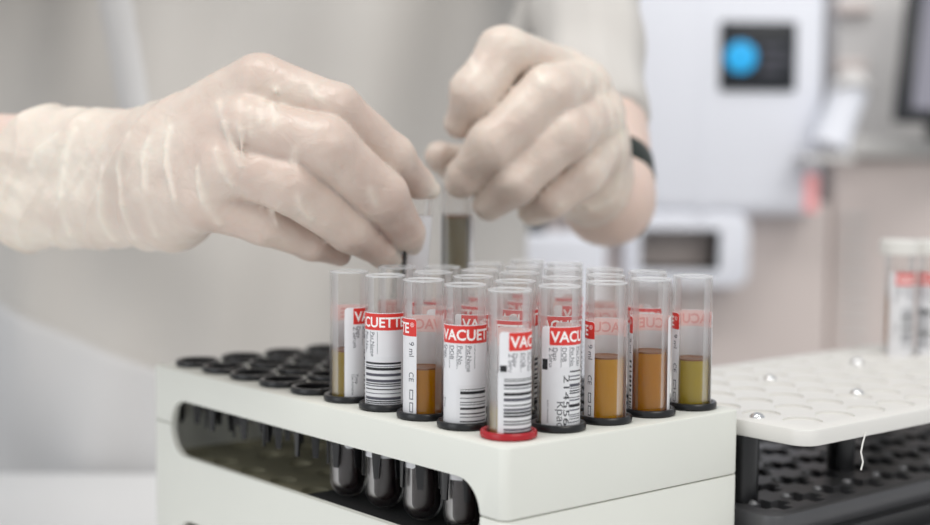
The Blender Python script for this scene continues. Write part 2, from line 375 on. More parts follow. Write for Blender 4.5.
def add_label(root, style):
    lab = mk('label', MB().add(*patch(8.02, 8.08, 0, LARC, LZ0, LZ1, 1.6)), M_['paper'], root)
    if style.get('plain'): return
    b0 = 26.0; bz0, bz1 = 32.6, 39.2
    mk('red_band', MB().add(*patch(8.085, 8.12, b0, LARC-.5, bz0, bz1, 1.2, (0, 0, 0, 1))), M_['red'], lab)
    mk('band_reverse', MB().add(*patch(7.975, 8.0, b0, LARC-2, bz0, bz1)), M_['pink'], lab)
    mb = MB(); mb.add(*text_on('VACUETTE', 7.965, b0+3, bz0+1.25, 5.6, 7.965*R(190), 0, .12)); mk('lettering_reverse', mb, M_['pink_ink'], lab, False)
    mb = MB(); mb.add(*text_on('VACUETTE', 8.15, b0+3, bz0+1.25, 5.6, 8.08*R(190), 0, .12)); mb.add(*text_on('®', 8.15, b0+196, bz0+3.6, 2.4)); mk('brand_lettering', mb, M_['white_ink'], lab, False)
    mb = MB()
    for k, s in enumerate(('Date', 'DOB', 'Pat.No.', 'Pat.Name')):
        mb.add(*text_on(s, 8.11, b0+10+k*24, bz0-1.0, 2.5, None, 90)); mb.add(*patch(8.09, 8.115, b0+31+k*24, b0+32.2+k*24, bz0-9.5, bz0-.6))
    mb.add(*text_on('Z Serum', 8.11, b0-1, bz0-1.0, 2.5, None, 90))
    mb.add(*text_on('Clot Activator', 8.11, b0-5, 12, 1.5, None, 90)); mb.add(*text_on('Time', 8.11, b0+6, 12, 2.0, None, 90))
    e = LARC-24
    mb.add(*text_on('9 ml', 8.11, e, bz0-2.2, 3.4, None, 90)); mb.add(*text_on('CE', 8.11, e, bz0-14, 3.2, None, 90))
    for k in range(3): mb.add(*patch(8.09, 8.115, e+2, e+14, 8-k*5.0, 8.35-k*5.0)); mb.add(*patch(8.09, 8.115, e+2, e+14, 11.5-k*5.0, 11.85-k*5.0)); mb.add(*patch(8.09, 8.115, e+2, e+4, 8-k*5.0, 11.8-k*5.0)); mb.add(*patch(8.09, 8.115, e+12, e+14, 8-k*5.0, 11.8-k*5.0))
    mk('small_print', mb, M_['grey_ink'], lab, False)
    if style.get('square'):
        mk('order_mark', MB().add(*patch(8.09, 8.12, 3, 21, bz0-9.3, bz0-5.3)), M_['ink'], lab)
    if style.get('sticker'):
        a0, a1, z0, z1, w = style['sticker']
        st = mk('barcode_sticker', MB().add(*patch(8.1, 8.15, a0, a1, z0, z1, 1.0)), M_['sticker'], root)
        b0_, b1_ = style['bars']
        zs = ladder(z0+1.0, z1-1.5, style.get('seed', 3)); g = random.Random(5+style.get('seed', 3))
        dark = [z for z in zs if g.random() < .68]; gr = [z for z in zs if z not in dark]
        mk('barcode', bars(8.155, 8.18, b0_, b1_, dark), M_['ink'], st); mk('barcode_grey_bars', bars(8.155, 8.18, b0_, b1_, gr), M_['grey_ink'], st)
        if style.get('name'):
            mb = MB(); mb.add(*text_on('214556 12', 8.17, b0_-17, z1-3, 3.4, 27, 90)); mb.add(*text_on('Краснаясе', 8.17, b0_-34, z1-13, 3.6, 22, 90)); mk('sticker_lettering', mb, M_['ink'], st, False)
RIM = MB().lathe([(RI, ZT-.8), (RO, ZT-.8), (RO+.14, ZT-.5), (RO+.1, ZT-.15), (RO-.2, ZT), (RI+.2, ZT), (RI-.03, ZT-.25)], 56).build('rim', M_['rim'], angle=50).data
bpy.data.objects.remove(bpy.data.objects['rim'])
GLASS = glass_mesh()
bpy.data.objects.remove(bpy.data.objects['tube_wall'])
_liq = {}
def liq(kind, z0, z1, m, rb):
    k = (kind, round(z0), round(z1), m.name)
    if k not in _liq:
        _liq[k] = liquid_mesh(kind, z0, z1, m, rb); bpy.data.objects.remove([o for o in bpy.data.objects if o.data == _liq[k]][0])
    return _liq[k]
_meniscus_shade = {}
def meniscus_shade(z):  # disc whose colour paints the dark refraction line atop the liquid
    if z not in _meniscus_shade:
        ob = MB().lathe([(0, z-.2), (RI-1.6, z-.2), (RI-.1, z-.1), (RI-.05, z+.55), (RI-.6, z+.3), (RI-1.6, z+.12), (0, z+.1)], 40, closed=False).build('surface_shade', M_['meniscus_shade'], angle=50)
        _meniscus_shade[z] = ob.data; bpy.data.objects.remove(ob)
    return _meniscus_shade[z]
def face_cam(c): return math.atan2(CAM[1]-c[1], CAM[0]-c[0])
def make_tube(c, start, level, serum, label, style=None, group=None, z=0.0, tilt=None):
    o = empty('sample_tube', (c[0], c[1], z), face_cam(c)+R(start)); tag(o, label, 'test tube', group)
    link('tube_wall', GLASS, o); link('rim', RIM, o)
    if level > 4:
        link('serum', liq('serum', 0, level, serum, False), o)
        link('surface_shade', meniscus_shade(level), o)
        link('blood', liq('blood', 0, -.2, M_['blood'], True), o)
    add_label(o, style or {})
    return o
G = 'sample tubes standing in the off-white rack'
bs = dict(sticker=(78, 215, -16, 21.5, 1), bars=(84, 200))
make_tube(slot(0, 0), -27, 11.5, M_['olive'], 'clear tube in the red insert ring at the near corner of the rack', dict(square=1, sticker=(-3, 120, -16, 25, 1), bars=(14, 112), seed=4), G)
make_tube(slot(1, 0), -103, 14, M_['olive'], 'tube with full label and column headings, right behind the red-ringed corner tube', dict(sticker=(80, 178, -16, 17, 1), bars=(91, 172), seed=9), G)
make_tube(slot(2, 0), -262, 19.5, M_['orange'], 'tube with narrow label strip and amber serum, third along the long side', {}, G)
make_tube(slot(3, 0), -152, 12, M_['amber'], 'tube with full-width red band above a tall barcode, fourth along the long side', dict(sticker=(76, 215, -16, 22, 1), bars=(84, 203), seed=12), G)
make_tube(slot(4, 0), -13, 21, M_['olive'], 'tube at the far end of the front row beside the empty black rings', dict(sticker=(56, 190, -16, 24, 1), bars=(64, 180), seed=15), G)
make_tube(slot(0, 1), -52, 23, M_['olive'], 'tube with handwritten-style name and number 214556 beside the corner tube', dict(square=1, sticker=(25, 165, -16, 24.5, 1), bars=(82, 126), seed=21, name=1), G)
make_tube(slot(0, 2), -274, 25, M_['amber'], 'tube of clear amber serum in the middle of the short side', {}, G)
make_tube(slot(0, 3), -300, 25, M_['orange'], 'tube of orange serum, second from the far corner of the short side', dict(sticker=(150, 240, -16, 24, 1), bars=(225, 239), seed=2), G)
make_tube(slot(0, 4), 78, 20, M_['yellow'], 'tube of pale yellow serum at the far corner of the short side', {}, G)
proto = {}
def copy_tree(o, parent=None):
    c = o.copy(); col.objects.link(c); c.parent = parent
    for ch in list(o.children): copy_tree(ch, c)
    return c
variants = []
for (i, j) in [(1, 1), (2, 1), (1, 2), (3, 1)]:
    lv, sm = {(1, 1): (22, M_['amber']), (2, 1): (17, M_['olive']), (1, 2): (24, M_['yellow']), (3, 1): (14, M_['orange'])}[(i, j)]
    o = make_tube(slot(i, j), {(1, 1): -190, (2, 1): -60, (1, 2): -110, (3, 1): -20}[(i, j)], lv, sm, f'tube standing {ORD[i]} from the near end in the {ROWN[j]} of the rack', bs if i != 2 else {}, G)
    variants.append(o)
n = 0
for i in range(1, 5):
    for j in range(1, 5):
        if (i, j) in ((1, 1), (2, 1), (1, 2), (3, 1)): continue
        c = copy_tree(variants[n % 4]); n += 1; p = slot(i, j)
        c.location = (p[0]*MM, p[1]*MM, (-.6+.3*(n % 5))*MM); c.rotation_euler = (0, 0, face_cam(p)+R((n*83) % 360))
        c['label'] = f'tube standing {ORD[i]} from the near end in the {ROWN[j]} of the rack'
# the two tubes being lifted
p = slot(5, 2); o = make_tube(p, -10, 20, M_['sample_grey'], 'half-raised tube under the fingertip of the gloved hand with the long cuff', dict(plain=1), 'tubes being lifted', 36)
o.rotation_euler = (0, R(4.5), 0)
for ch in o.children: ch.rotation_euler = (0, 0, face_cam(p)+R(-12))
p = slot(6, 4); o = make_tube(p, 48, 38, M_['sample_grey'], 'raised tube held between fingers of the gloved hand beside the wristwatch', dict(plain=1), 'tubes being lifted', 34)
o = MB().tube([at(404.5, 248, 104), at(404.5, 262, 101), at(403, 278, 98), at(400, 318, 95)], .75, 10).build('stirring_stick', M_['black'])
tag(o, 'thin black stick dipping into a tube below the gloved fingertips', 'stick')

# ------------------------------------------------------------------ second rack
r2 = tag(empty('sample_rack', (0, 0, 0), RZ), 'blurred low rack with white dimpled plate on black posts', 'test tube rack')
px0, px1, py0, py1, pz = 116.5, 372.0, -46.0, 92.0, -5.0
top = solid([prism(round_rect(px0, px1, py0, py1, 9), pz-7, pz)], 1.2)
dim = solid([prism(cyl_poly(px0+18+k*22, py0+16+q*21.2, 8.2, 24), pz-.9, pz+5) for k in range(11) for q in range(6)])
cut('top_plate', top, [dim], M_['plate'], r2)
TZ = -43.0
tray = solid([prism(round_rect(px0+2, px1+6, -30, py1+8, 8), TZ-10, TZ)], 1.5)
def plus(cx, cy, r, w): return [(cx+a, cy+b) for a, b in ((r, -w), (r, w), (w, w), (w, r), (-w, r), (-w, w), (-r, w), (-r, -w), (-w, -w), (-w, -r), (w, -r), (w, -w))]
cut('lower_tray', tray, [solid([prism(plus(px0+19+k*22, -15+q*22.5, 8.6, 3.4), TZ-6, TZ+5) for k in range(11) for q in range(5)])], M_['tray'], r2)
mb = MB()
for k in range(11):
    for q in range(5): mb.lathe([(0, TZ+1.6), (1.2, TZ+1.3), (1.9, TZ+.5), (2.0, TZ-.5), (0, TZ-.5)], 14, (px0+19+k*22-5.5, -15+q*22.5+6), False)
mb.build('stud', M_['stud'], r2)
cut('base', solid([prism(round_rect(px0, px1+4, -52, py1+5, 8), TABLE_Z, TZ-18)], 2), [solid([prism(round_rect(px0+25, px1-25, -30, py1-10, 8), TABLE_Z-5, TABLE_Z+20)])], M_['tray'], r2)
MB().box(px0+4, px1, -36, py1+1, TZ-19, TZ-9).build('riser', M_['black'], r2)
for x, y in ((132, -2), (px0+12, py1-12), (217, 9), (px1-20, py0+12), (px1-20, py1-12)):
    MB().lathe([(0, TZ-1), (6.5, TZ-1), (6.5, pz-6.8), (0, pz-6.8)], 28, (x, y), False).build('post', M_['black'], r2)
def on_plane(x, y, z): d = ray(x, y); return CAM + d*((z-CAM[2])/d[2])
for x, y in ((770, 379), (857, 362), (857, 393), (757, 417)):
    w = on_plane(x, y, pz); c = (w@Sd, w@Ld)
    MB().lathe([(0, pz+2.0)]+[(3.4*math.sin(R(15*k)), pz+2.8*math.cos(R(15*k))-.8) for k in range(1, 6)]+[(3.5, pz-.8), (0, pz-.8)], 20, c, False).build('screw', M_['metal'], r2)
q = on_plane(862, 440, pz-3)
o = MB().tube([at(866, 432, q[1]-3), at(863, 442, q[1]-3), at(861, 452, q[1]-4), at(863, 462, q[1]-4), at(861, 470, q[1]-4)], .35, 8).build('thread', M_['plate']); tag(o, 'thin pale thread hanging from the edge of the white plate', 'thread')
for k, (x, st, lab, cap_) in enumerate(((897.5, -40, 'first of two blurred tubes at the back of the white plate, barcode facing', 0), (931, 250, 'second blurred tube on the white plate, cut by the picture edge', 0))):
    w = at(x, 354, 266); c = (w[0], w[1])
    o = make_tube(c, st, 26, M_['orange'], lab, dict(sticker=(40, 110, -2, 22, 1), bars=(50, 104), seed=31+k), 'tubes on the white plate')
    o.location.z = .5*MM
    for ch in list(o.children):
        if ch.name.startswith('blood'): bpy.data.objects.remove(ch)
    MB().lathe([(0, 57), (10.2, 57), (11, 56), (11, 49.5), (10.6, 49), (8.3, 49), (8.3, 54.6), (0, 54.6)], 36, closed=False).build('cap', M_['plate'], o)

# ------------------------------------------------------------------ sculpting by distance fields
F4 = np.float32
def seg(p, a, b, ra, rb):
    a = np.asarray(a, F4); b = np.asarray(b, F4); d = b-a; L2 = float(d@d)
    x, y, z = p[0]-a[0], p[1]-a[1], p[2]-a[2]
    h = np.clip((x*d[0]+y*d[1]+z*d[2])/L2, 0, 1)
    return np.sqrt((x-h*d[0])**2+(y-h*d[1])**2+(z-h*d[2])**2) - (F4(ra)+F4(rb-ra)*h)
def ell(p, c, s):
    x, y, z = (p[0]-F4(c[0]))/F4(s[0]), (p[1]-F4(c[1]))/F4(s[1]), (p[2]-F4(c[2]))/F4(s[2])
    k = np.sqrt(x*x+y*y+z*z); return (k-1)*F4(min(s))
def smin(a, b, k):
    h = np.clip(.5+.5*(b-a)/F4(k), 0, 1); return b+(a-b)*h-F4(k)*h*(1-h)
def chain(p, pts, rs, k=3.0):
    d = None
    for q in range(len(pts)-1):
        e = seg(p, pts[q], pts[q+1], rs[q], rs[q+1]); d = e if d is None else smin(d, e, k)
    return d
def nets(fn, lo, hi, h):
    lo = np.array(lo, float); n = [int(math.ceil((hi[k]-lo[k])/h))+1 for k in range(3)]
    g = [(lo[k]+h*np.arange(n[k])).astype(F4).reshape([-1 if q == k else 1 for q in range(3)]) for k in range(3)]
    D = np.broadcast_to(fn(g), n).astype(F4); D = np.ascontiguousarray(D); S = D < 0
    cnt = np.zeros([m-1 for m in n], F4); acc = [np.zeros_like(cnt) for _ in range(3)]
    def sl(o): return tuple(slice(o[k], n[k]-1+o[k]) for k in range(3))
    for ax in range(3):
        o1, o2 = [k for k in range(3) if k != ax]
        for u in (0, 1):
            for w in (0, 1):
                a = [0, 0, 0]; a[o1] = u; a[o2] = w; b = list(a); b[ax] = 1
                da, db = D[sl(a)], D[sl(b)]; m = (S[sl(a)] != S[sl(b)])
                t = np.where(m, da/np.where(m, da-db, 1), 0)
                cnt += m
                for k in range(3): acc[k] += m*(t if k == ax else a[k])
    act = cnt > 0; idx = -np.ones(act.shape, np.int64); idx[act] = np.arange(act.sum())
    cells = np.argwhere(act); c = cnt[act]
    V = np.stack([lo[k]+h*(cells[:, k]+acc[k][act]/c) for k in range(3)], 1)
    Fs = []
    for ax in range(3):
        o1, o2 = (ax+1) % 3, (ax+2) % 3
        s0 = [slice(1, n[k]-1) for k in range(3)]; s1 = list(s0); s0[ax] = slice(0, n[ax]-1); s1[ax] = slice(1, n[ax])
        A_, B_ = S[tuple(s0)], S[tuple(s1)]; ch = np.argwhere(A_ != B_)
        if not len(ch): continue
        inside = A_[tuple(ch.T)]
        off = np.array([1, 1, 1]); off[ax] = 0; e = ch+off
        def cell(d1, d2):
            q = e.copy(); q[:, o1] -= d1; q[:, o2] -= d2; return idx[tuple(q.T)]
        Q = np.stack([cell(1, 1), cell(0, 1), cell(0, 0), cell(1, 0)], 1)
        Q[~inside] = Q[~inside][:, ::-1]; Fs.append(Q)
    return V, np.concatenate(Fs)
def sculpt(name, fn, lo, hi, h, m, parent, attr=None, relax=1):
    V, Fq = nets(fn, lo, hi, h)
    for _ in range(relax+2):                                     # settle the vertices on the surface
        P_ = [V[:, k].astype(F4) for k in range(3)]; e = F4(h*.3); d = fn(P_)
        gr = np.stack([fn([P_[q]+(e if q == k else 0) for q in range(3)])-d for k in range(3)], 1)/e
        V = V - gr*(np.clip(d, -h, h)/np.maximum((gr**2).sum(1), .2))[:, None]
    me = bpy.data.meshes.new(name); me.vertices.add(len(V)); me.vertices.foreach_set('co', (V*MM).astype(F4).ravel())
    me.loops.add(Fq.size); me.loops.foreach_set('vertex_index', Fq.ravel().astype(np.int32))
    me.polygons.add(len(Fq)); me.polygons.foreach_set('loop_start', np.arange(0, Fq.size, 4, dtype=np.int32))
    me.update(calc_edges=True); me.validate(); me.shade_smooth()
    if attr:
        for nm, g in attr.items():
            a = me.attributes.new(nm, 'FLOAT', 'POINT'); a.data.foreach_set('value', np.clip(g([V[:, k].astype(F4) for k in range(3)]), 0, 1).astype(F4))
    return link(name, me, parent, m)
def march(fn, pts):                                             # where lines of sight from the camera meet a shape
    out = []
    for x, y in pts:
        d = ray(x, y); d = d/np.linalg.norm(d); t = 450.0
        for _ in range(80):
            q = CAM+d*t; s = float(fn([np.array([q[k]], F4) for k in range(3)])[0])
            if s < .05 or t > 1100: break
            t += s*.8
        if t < 1100: out.append(CAM+d*t)
    return out
def px(r, Y): return r*dist(Y)/FPX                              # a radius in picture units, as millimetres at that depth

# --- first hand (person's right)
def K(*a): return at(*a)
hA = dict(
    index=([K(262, 84, 92), K(336, 108, 86), K(392, 156, 100), K(418, 183, 116), K(431, 190, 120)], [px(28, 90), px(23, 86), px(20.5, 100), px(14, 116), px(8, 120)]),
    middle=([K(250, 128, 82), K(326, 147, 76), K(382, 196, 90), K(408, 235, 106), K(413, 246, 109)], [px(29, 82), px(29, 76), px(24.5, 90), px(16, 106), px(8, 110)]),
    ring=([K(226, 163, 82), K(291, 185, 76), K(350, 229, 92), K(384, 254, 106), K(393, 260, 109)], [px(28, 82), px(27, 76), px(21.5, 92), px(13, 106), px(8, 109)]),
    pinky=([K(206, 203, 88), K(264, 221, 88), K(312, 241, 100), K(340, 255, 111)], [px(25, 88), px(22, 88), px(18, 100), px(10, 110)]),
    thumb=([K(210, 150, 118), K(290, 180, 134), K(360, 205, 138), K(400, 226, 128), K(408, 234, 125)], [13, 11, 9.5, 8, 6]))
wA = K(168, 178, 122); eA = np.array([-395., 262., 92.]); sA = np.array([-300., 470., 400.])
palmA = [(K(172, 143, 116), K(258, 86, 94), 17, 12.5), (K(170, 165, 112), K(248, 130, 84), 18, 12.5), (K(172, 190, 112), K(226, 172, 82), 18, 12), (K(176, 210, 114), K(206, 203, 86), 15, 10.5)]
def handA(p, inset=0.0, kf=3.5):
    palm = None
    for a, b, r0, r1 in palmA:
        e = seg(p, a, b, r0, r1); palm = e if palm is None else smin(palm, e, 7)
    d = None
    for nm in ('index', 'middle', 'ring', 'pinky', 'thumb'):
        e = smin(palm, chain(p, *hA[nm], k=3), kf); d = e if d is None else smin(d, e, .8)
    ax = eA-wA; ax = ax/np.linalg.norm(ax); up = np.array([0, 0, 1.0])
    f1 = smin(seg(p, wA+up*11, wA+ax*170+up*13, 18.5, 21), seg(p, wA-up*11, wA+ax*170-up*17, 18.5, 21), 16)
    return smin(d, f1, 14)+F4(inset)
def along(p, a, ax): return (p[0]-F4(a[0]))*F4(ax[0])+(p[1]-F4(a[1]))*F4(ax[1])+(p[2]-F4(a[2]))*F4(ax[2])
axA = (eA-wA)/np.linalg.norm(eA-wA)
def crumple(p, s, seed):
    g = np.random.RandomState(seed); d = 0
    for q in range(5):
        v = g.randn(3); v /= np.linalg.norm(v); w = g.randn(3)*.02
        ph = g.rand()*6
        d = d + (1-np.abs(np.sin((p[0]*F4(v[0])+p[1]*F4(v[1])+p[2]*F4(v[2]))*F4(s*(.6+.25*q))+F4(ph)+2*np.sin(p[0]*F4(w[0])+p[2]*F4(w[2])+p[1]*F4(w[1]))))) - F4(.36)
    return d/5
def gloveA0(p):
    s = along(p, wA, axA); d = handA(p, -.6)
    cuff = np.clip((s-60)/60, 0, 1); d = d - F4(9)*cuff*cuff
    rid = 1-np.abs(np.sin(s*F4(.13)+p[2]*F4(.05)+F4(1.5)*np.sin(p[2]*F4(.06)+s*F4(.03))))
    fore = np.clip((s+35)/50, 0, 1)
    d = d - F4(1.1)*fore*(rid**3) - F4(2.3)*crumple(p, .13, 4)*(F4(.3)+fore*F4(.9)) - F4(.45)*crumple(p, .3, 17)*(F4(.25)+fore)
    return d
wrA = [[(170, 128), (166, 147), (166, 166), (174, 199), (200, 232)], [(197, 168), (199, 185), (203, 200), (220, 224)], [(218, 103), (224, 124), (232, 146), (241, 166)],
       [(239, 101), (241, 130), (243, 158)], [(276, 88), (272, 106), (275, 124)], [(250, 108), (251, 135)], [(262, 100), (261, 122)], [(311, 86), (317, 97), (322, 100)], [(296, 150), (293, 160), (297, 168)],
       [(298, 198), (301, 207), (312, 219)], [(102, 168), (100, 192), (101, 216), (114, 240)], [(148, 140), (143, 163), (144, 187), (157, 235)], [(56, 136), (40, 150), (30, 168)], [(128, 135), (118, 170), (122, 205), (135, 238)],
       [(75, 130), (64, 160), (60, 195), (70, 235)], [(272, 210), (277, 222)], [(370, 190), (376, 205)], [(215, 150), (222, 170), (232, 185)]]
linesA = [march(gloveA0, l) for l in wrA]
def wr_dist(p, lines, r):
    d = None
    for l in lines:
        if len(l) < 2: continue
        n_ = len(l)-1
        e = chain(p, l, [r*(.45+.55*math.sin(math.pi*(q+.35)/(n_+.7))) for q in range(n_+1)], 1.0); d = e if d is None else np.minimum(d, e)
    return d
def gloveA(p):
    d = smin(gloveA0(p), wr_dist(p, linesA, .8), 1.6)
    zz = p[2]-F4(wA[2]); s = along(p, wA, axA) + F4(.234)*zz + F4(.00996)*zz*zz
    cut_s = 90.0
    ring = np.sqrt((s-F4(cut_s-1.2))**2 + (d-F4(-.2))**2) - F4(1.3)
    d = np.maximum(d, s-F4(cut_s))
    return smin(d, ring, 1.0)
tipsA = [hA[k][0][-1] for k in ('index', 'middle', 'ring')]
def loose_of(lines, tips, w, ax):
    def g(p):
        a = np.exp(-np.maximum(wr_dist(p, lines, 1.0), 0)/1.1)*.4
        for t_ in tips: a = a + .9*np.exp(-((p[0]-t_[0])**2+(p[1]-t_[1])**2+(p[2]-t_[2])**2)/60)
        return a + .6*np.clip((along(p, w, ax)+70)/140, 0, 1)
    return g

person = tag(empty('person', (-150, 545, FLOOR_Z)), 'person in a pale lab coat and latex gloves reaching over the rack', 'person')
person_inv = Matrix.Translation((150*MM, -545*MM, -FLOOR_Z*MM))
def own(o):
    o.matrix_parent_inverse = person_inv; return o
own(sculpt('glove', gloveA, (-345, 40, 20), (2, 235, 160), 1.45, M_['glove'], person, {'loose': loose_of(linesA, tipsA, wA, axA)}))

# --- second hand (person's left)
hB = dict(
    index=([K(564, 78, 200), K(504, 53, 168), K(475, 94, 160), K(460, 122, 166)], [px(27, 200), px(25, 168), px(24, 160), px(15, 166)]),
    middle=([K(582, 88, 198), K(548, 93, 160), K(492, 146, 153), K(464, 178, 163), K(459, 184, 165)], [px(27, 198), px(26, 160), px(24, 153), px(18, 163), px(12, 165)]),
    ring=([K(597, 114, 198), K(566, 134, 160), K(516, 180, 156), K(490, 204, 166)], [px(26, 198), px(25.5, 160), px(23, 156), px(16, 166)]),
    pinky=([K(602, 146, 202), K(582, 176, 170), K(552, 199, 168), K(533, 211, 176)], [px(24, 202), px(21, 170), px(18, 168), px(13, 176)]),
    thumb=([K(580, 170, 226), K(515, 176, 214), K(462, 166, 198), K(441, 158, 190)], [13, 11, 9.5, 7.5]))
wB = K(608, 199, 244); eB = np.array([52., 440., 305.]); sB = np.array([20., 520., 470.])
palmB = [(K(594, 168, 226), K(566, 80, 200), 16, 12.5), (K(594, 172, 222), K(582, 90, 198), 17, 12.5), (K(596, 180, 222), K(597, 116, 198), 17, 12.5), (K(594, 190, 222), K(602, 146, 202), 16, 11.5), (K(588, 196, 224), K(560, 194, 202), 14, 10)]
axB = (eB-wB)/np.linalg.norm(eB-wB)
def handB(p, inset=0.0, kf=4.0):
    palm = None
    for a, b, r0, r1 in palmB:
        e = seg(p, a, b, r0, r1); palm = e if palm is None else smin(palm, e, 6)
    d = None
    for nm in ('index', 'middle', 'ring', 'pinky', 'thumb'):
        e = smin(palm, chain(p, *hB[nm], k=3), kf); d = e if d is None else smin(d, e, .8)
    return d+F4(inset)
def gloveB0(p): return handB(p, -.6) - F4(1.9)*crumple(p, .15, 9)
wrB = [[(590, 66), (598, 95), (600, 125)], [(604, 88), (612, 120), (614, 150)], [(578, 62), (588, 88)], [(620, 110), (624, 150), (618, 185)], [(560, 205), (590, 210), (612, 200)], [(536, 72), (542, 84)], [(470, 60), (476, 72)]]
linesB = [march(gloveB0, l) for l in wrB]
def gloveB(p):
    d = smin(gloveB0(p), wr_dist(p, linesB, .8), 1.6)
    s = along(p, wB, np.array([.34, .93, -.12])); cs = 2.0
    ring = np.sqrt((s-F4(cs-1.2))**2 + d**2) - F4(1.3)
    return smin(np.maximum(d, s-F4(cs)), ring, 1.0)
tipsB = [hB[k][0][-1] for k in ('middle', 'ring', 'pinky')]
own(sculpt('glove', gloveB, (-60, 120, 40), (105, 265, 185), 1.6, M_['glove'], person, {'loose': loose_of(linesB, tipsB, wB, axB)}))

# --- the body under the coat, one continuous figure
def bodyf(p):
    tor = smin(seg(p, (-195, 580, -20), (-205, 575, 330), 92, 92), seg(p, (-105, 580, -120), (-105, 575, 330), 92, 92), 60)
    tor = smin(tor, seg(p, (-290, 550, 385), (-20, 550, 405), 56, 56), 50)
    tor = smin(tor, seg(p, (-152, 540, 440), (-152, 525, 540), 54, 52), 30)
    tor = smin(tor, ell(p, (-152, 515, 640), (76, 96, 112)), 20); tor = smin(tor, seg(p, (-152, 425, 650), (-152, 412, 622), 8, 12), 10)
    for sx in (-76, 76): tor = smin(tor, seg(p, (-152+sx, 522, 655), (-152+sx, 526, 620), 9, 7), 6)
    for lx in (-230, -75):
        tor = smin(tor, chain(p, [(lx, 560, -140), (lx+3, 560, -440), (lx+5, 570, -800)], [88, 62, 44], 20), 40)
        tor = smin(tor, seg(p, (lx+5, 570, FLOOR_Z+32), (lx, 430, FLOOR_Z+28), 32, 28), 20)
    aA = smin(smin(seg(p, sA, eA, 52, 42), seg(p, eA, wA+axA*160, 36, 20), 20), handA(p, 3.4), 8)
    aB = smin(seg(p, (-20, 545, 430), eB, 50, 38), chain(p, [eB, eB*.45+wB*.55, wB], [36, 27, 25.5], 10), 20)
    aB = smin(aB, handB(p, 4.0), 8)
    return smin(smin(tor, aA, 25), aB, 25)
own(sculpt('body', bodyf, (-470, 60, FLOOR_Z-6), (190, 700, 770), 6.5, M_['skin'], person, relax=2))

# --- coat: a continuous cloth with its sleeves
hemB = wB+axB*51
def coatf(p):
    x, y, z = p
    tor = smin(seg(p, (-262, 575, -600), (-255, 570, 360), 128, 118), seg(p, (-70, 575, -600), (-88, 570, 360), 128, 118), 70)
    tor = smin(tor, seg(p, (-165, 562, -600), (-165, 560, 330), 132, 124), 60)
    tor = smin(tor, seg(p, (-290, 545, 392), (-25, 550, 415), 74, 74), 60)
    fold = np.sin(x*F4(.045)+z*F4(.010)+F4(.9)*np.sin(z*F4(.011)))*F4(5) + np.sin(x*F4(.09)-z*F4(.018)+F4(1.3))*F4(2.6) + np.sin(x*F4(.02)+z*F4(.03))*F4(3)
    tor = tor + fold
    slA = seg(p, sA, eA, 66, 56); slA = smin(slA, np.maximum(seg(p, eA, wA+axA*130, 52, 44), -(along(p, wA, axA)-F4(150))), 25)
    s = along(p, hemB, axB)
    slB = smin(seg(p, (-20, 548, 430), eB, 64, 46), chain(p, [eB, wB], [42, 24], 10), 25)
    slB = slB + F4(1.6)*np.sin(s*F4(.11)+x*F4(.05)) + F4(.8)*np.sin(x*F4(.3))
    slB = np.maximum(slB, -(s+F4(.45)*(y-F4(hemB[1]))*0))
    lap = seg(p, at(520, 34, 440), at(556, -40, 440), 9, 14)
    return np.maximum(smin(smin(smin(tor, slA, 25), slB, 14), lap, 12), F4(-640)-z)
own(sculpt('lab_coat', coatf, (-500, 200, -650), (200, 735, 520), 5.5, M_['coat'], person))

def lined(a, b, Y):                                         # a plane through the camera-side line a-b of the cloth, upright in depth
    P0, P1 = at(*a, Y), at(*b, Y); n = np.array([-(P1[2]-P0[2]), 0, P1[0]-P0[0]]); n /= np.linalg.norm(n)
    return lambda p: (p[0]-F4(P0[0]))*F4(n[0])+(p[2]-F4(P0[2]))*F4(n[2])
pl0 = lined((118, 0), (168, 240), 450); pk0 = lined((20, 316), (200, 384), 450); pk1 = lined((20, 316), (2, 470), 450)
own(sculpt('placket', lambda p: np.maximum(np.maximum(coatf(p)-F4(2.5)+F4(.02)*pl0(p)**2, np.abs(pl0(p))-F4(15)), np.maximum(p[1]-F4(540), F4(90)-p[2])), (-330, 400, 60), (-60, 560, 330), 5.0, M_['cloth_light'], person))
own(sculpt('pocket', lambda p: np.maximum(np.maximum(coatf(p)-F4(4), pk0(p)), np.maximum(p[1]-F4(540), np.abs(p[2]+F4(130))-F4(160))), (-420, 400, -300), (-110, 560, 40), 5.0, M_['cloth_light'], person))
# --- watch on the second wrist
wc = wB+axB*17
e1 = np.cross(axB, [0, 0, 1]); e1 /= np.linalg.norm(e1); e2 = np.cross(axB, e1)
mb = MB(); n = 48; prof = [(-7, 23.8), (7, 23.8), (7.4, 25.6), (5.5, 26.4), (-5.5, 26.4), (-7.4, 25.6)]; m = len(prof)
for k in range(n):
    a = 2*math.pi*k/n
    for s, r in prof: mb.v.append(tuple(wc+axB*s+(e1*math.cos(a)+e2*math.sin(a))*r))
for k in range(n):
    for q in range(m): mb.f.append((k*m+q, ((k+1) % n)*m+q, ((k+1) % n)*m+(q+1) % m, k*m+(q+1) % m))
wt = own(mb.build('wristwatch', M_['watch'], person))

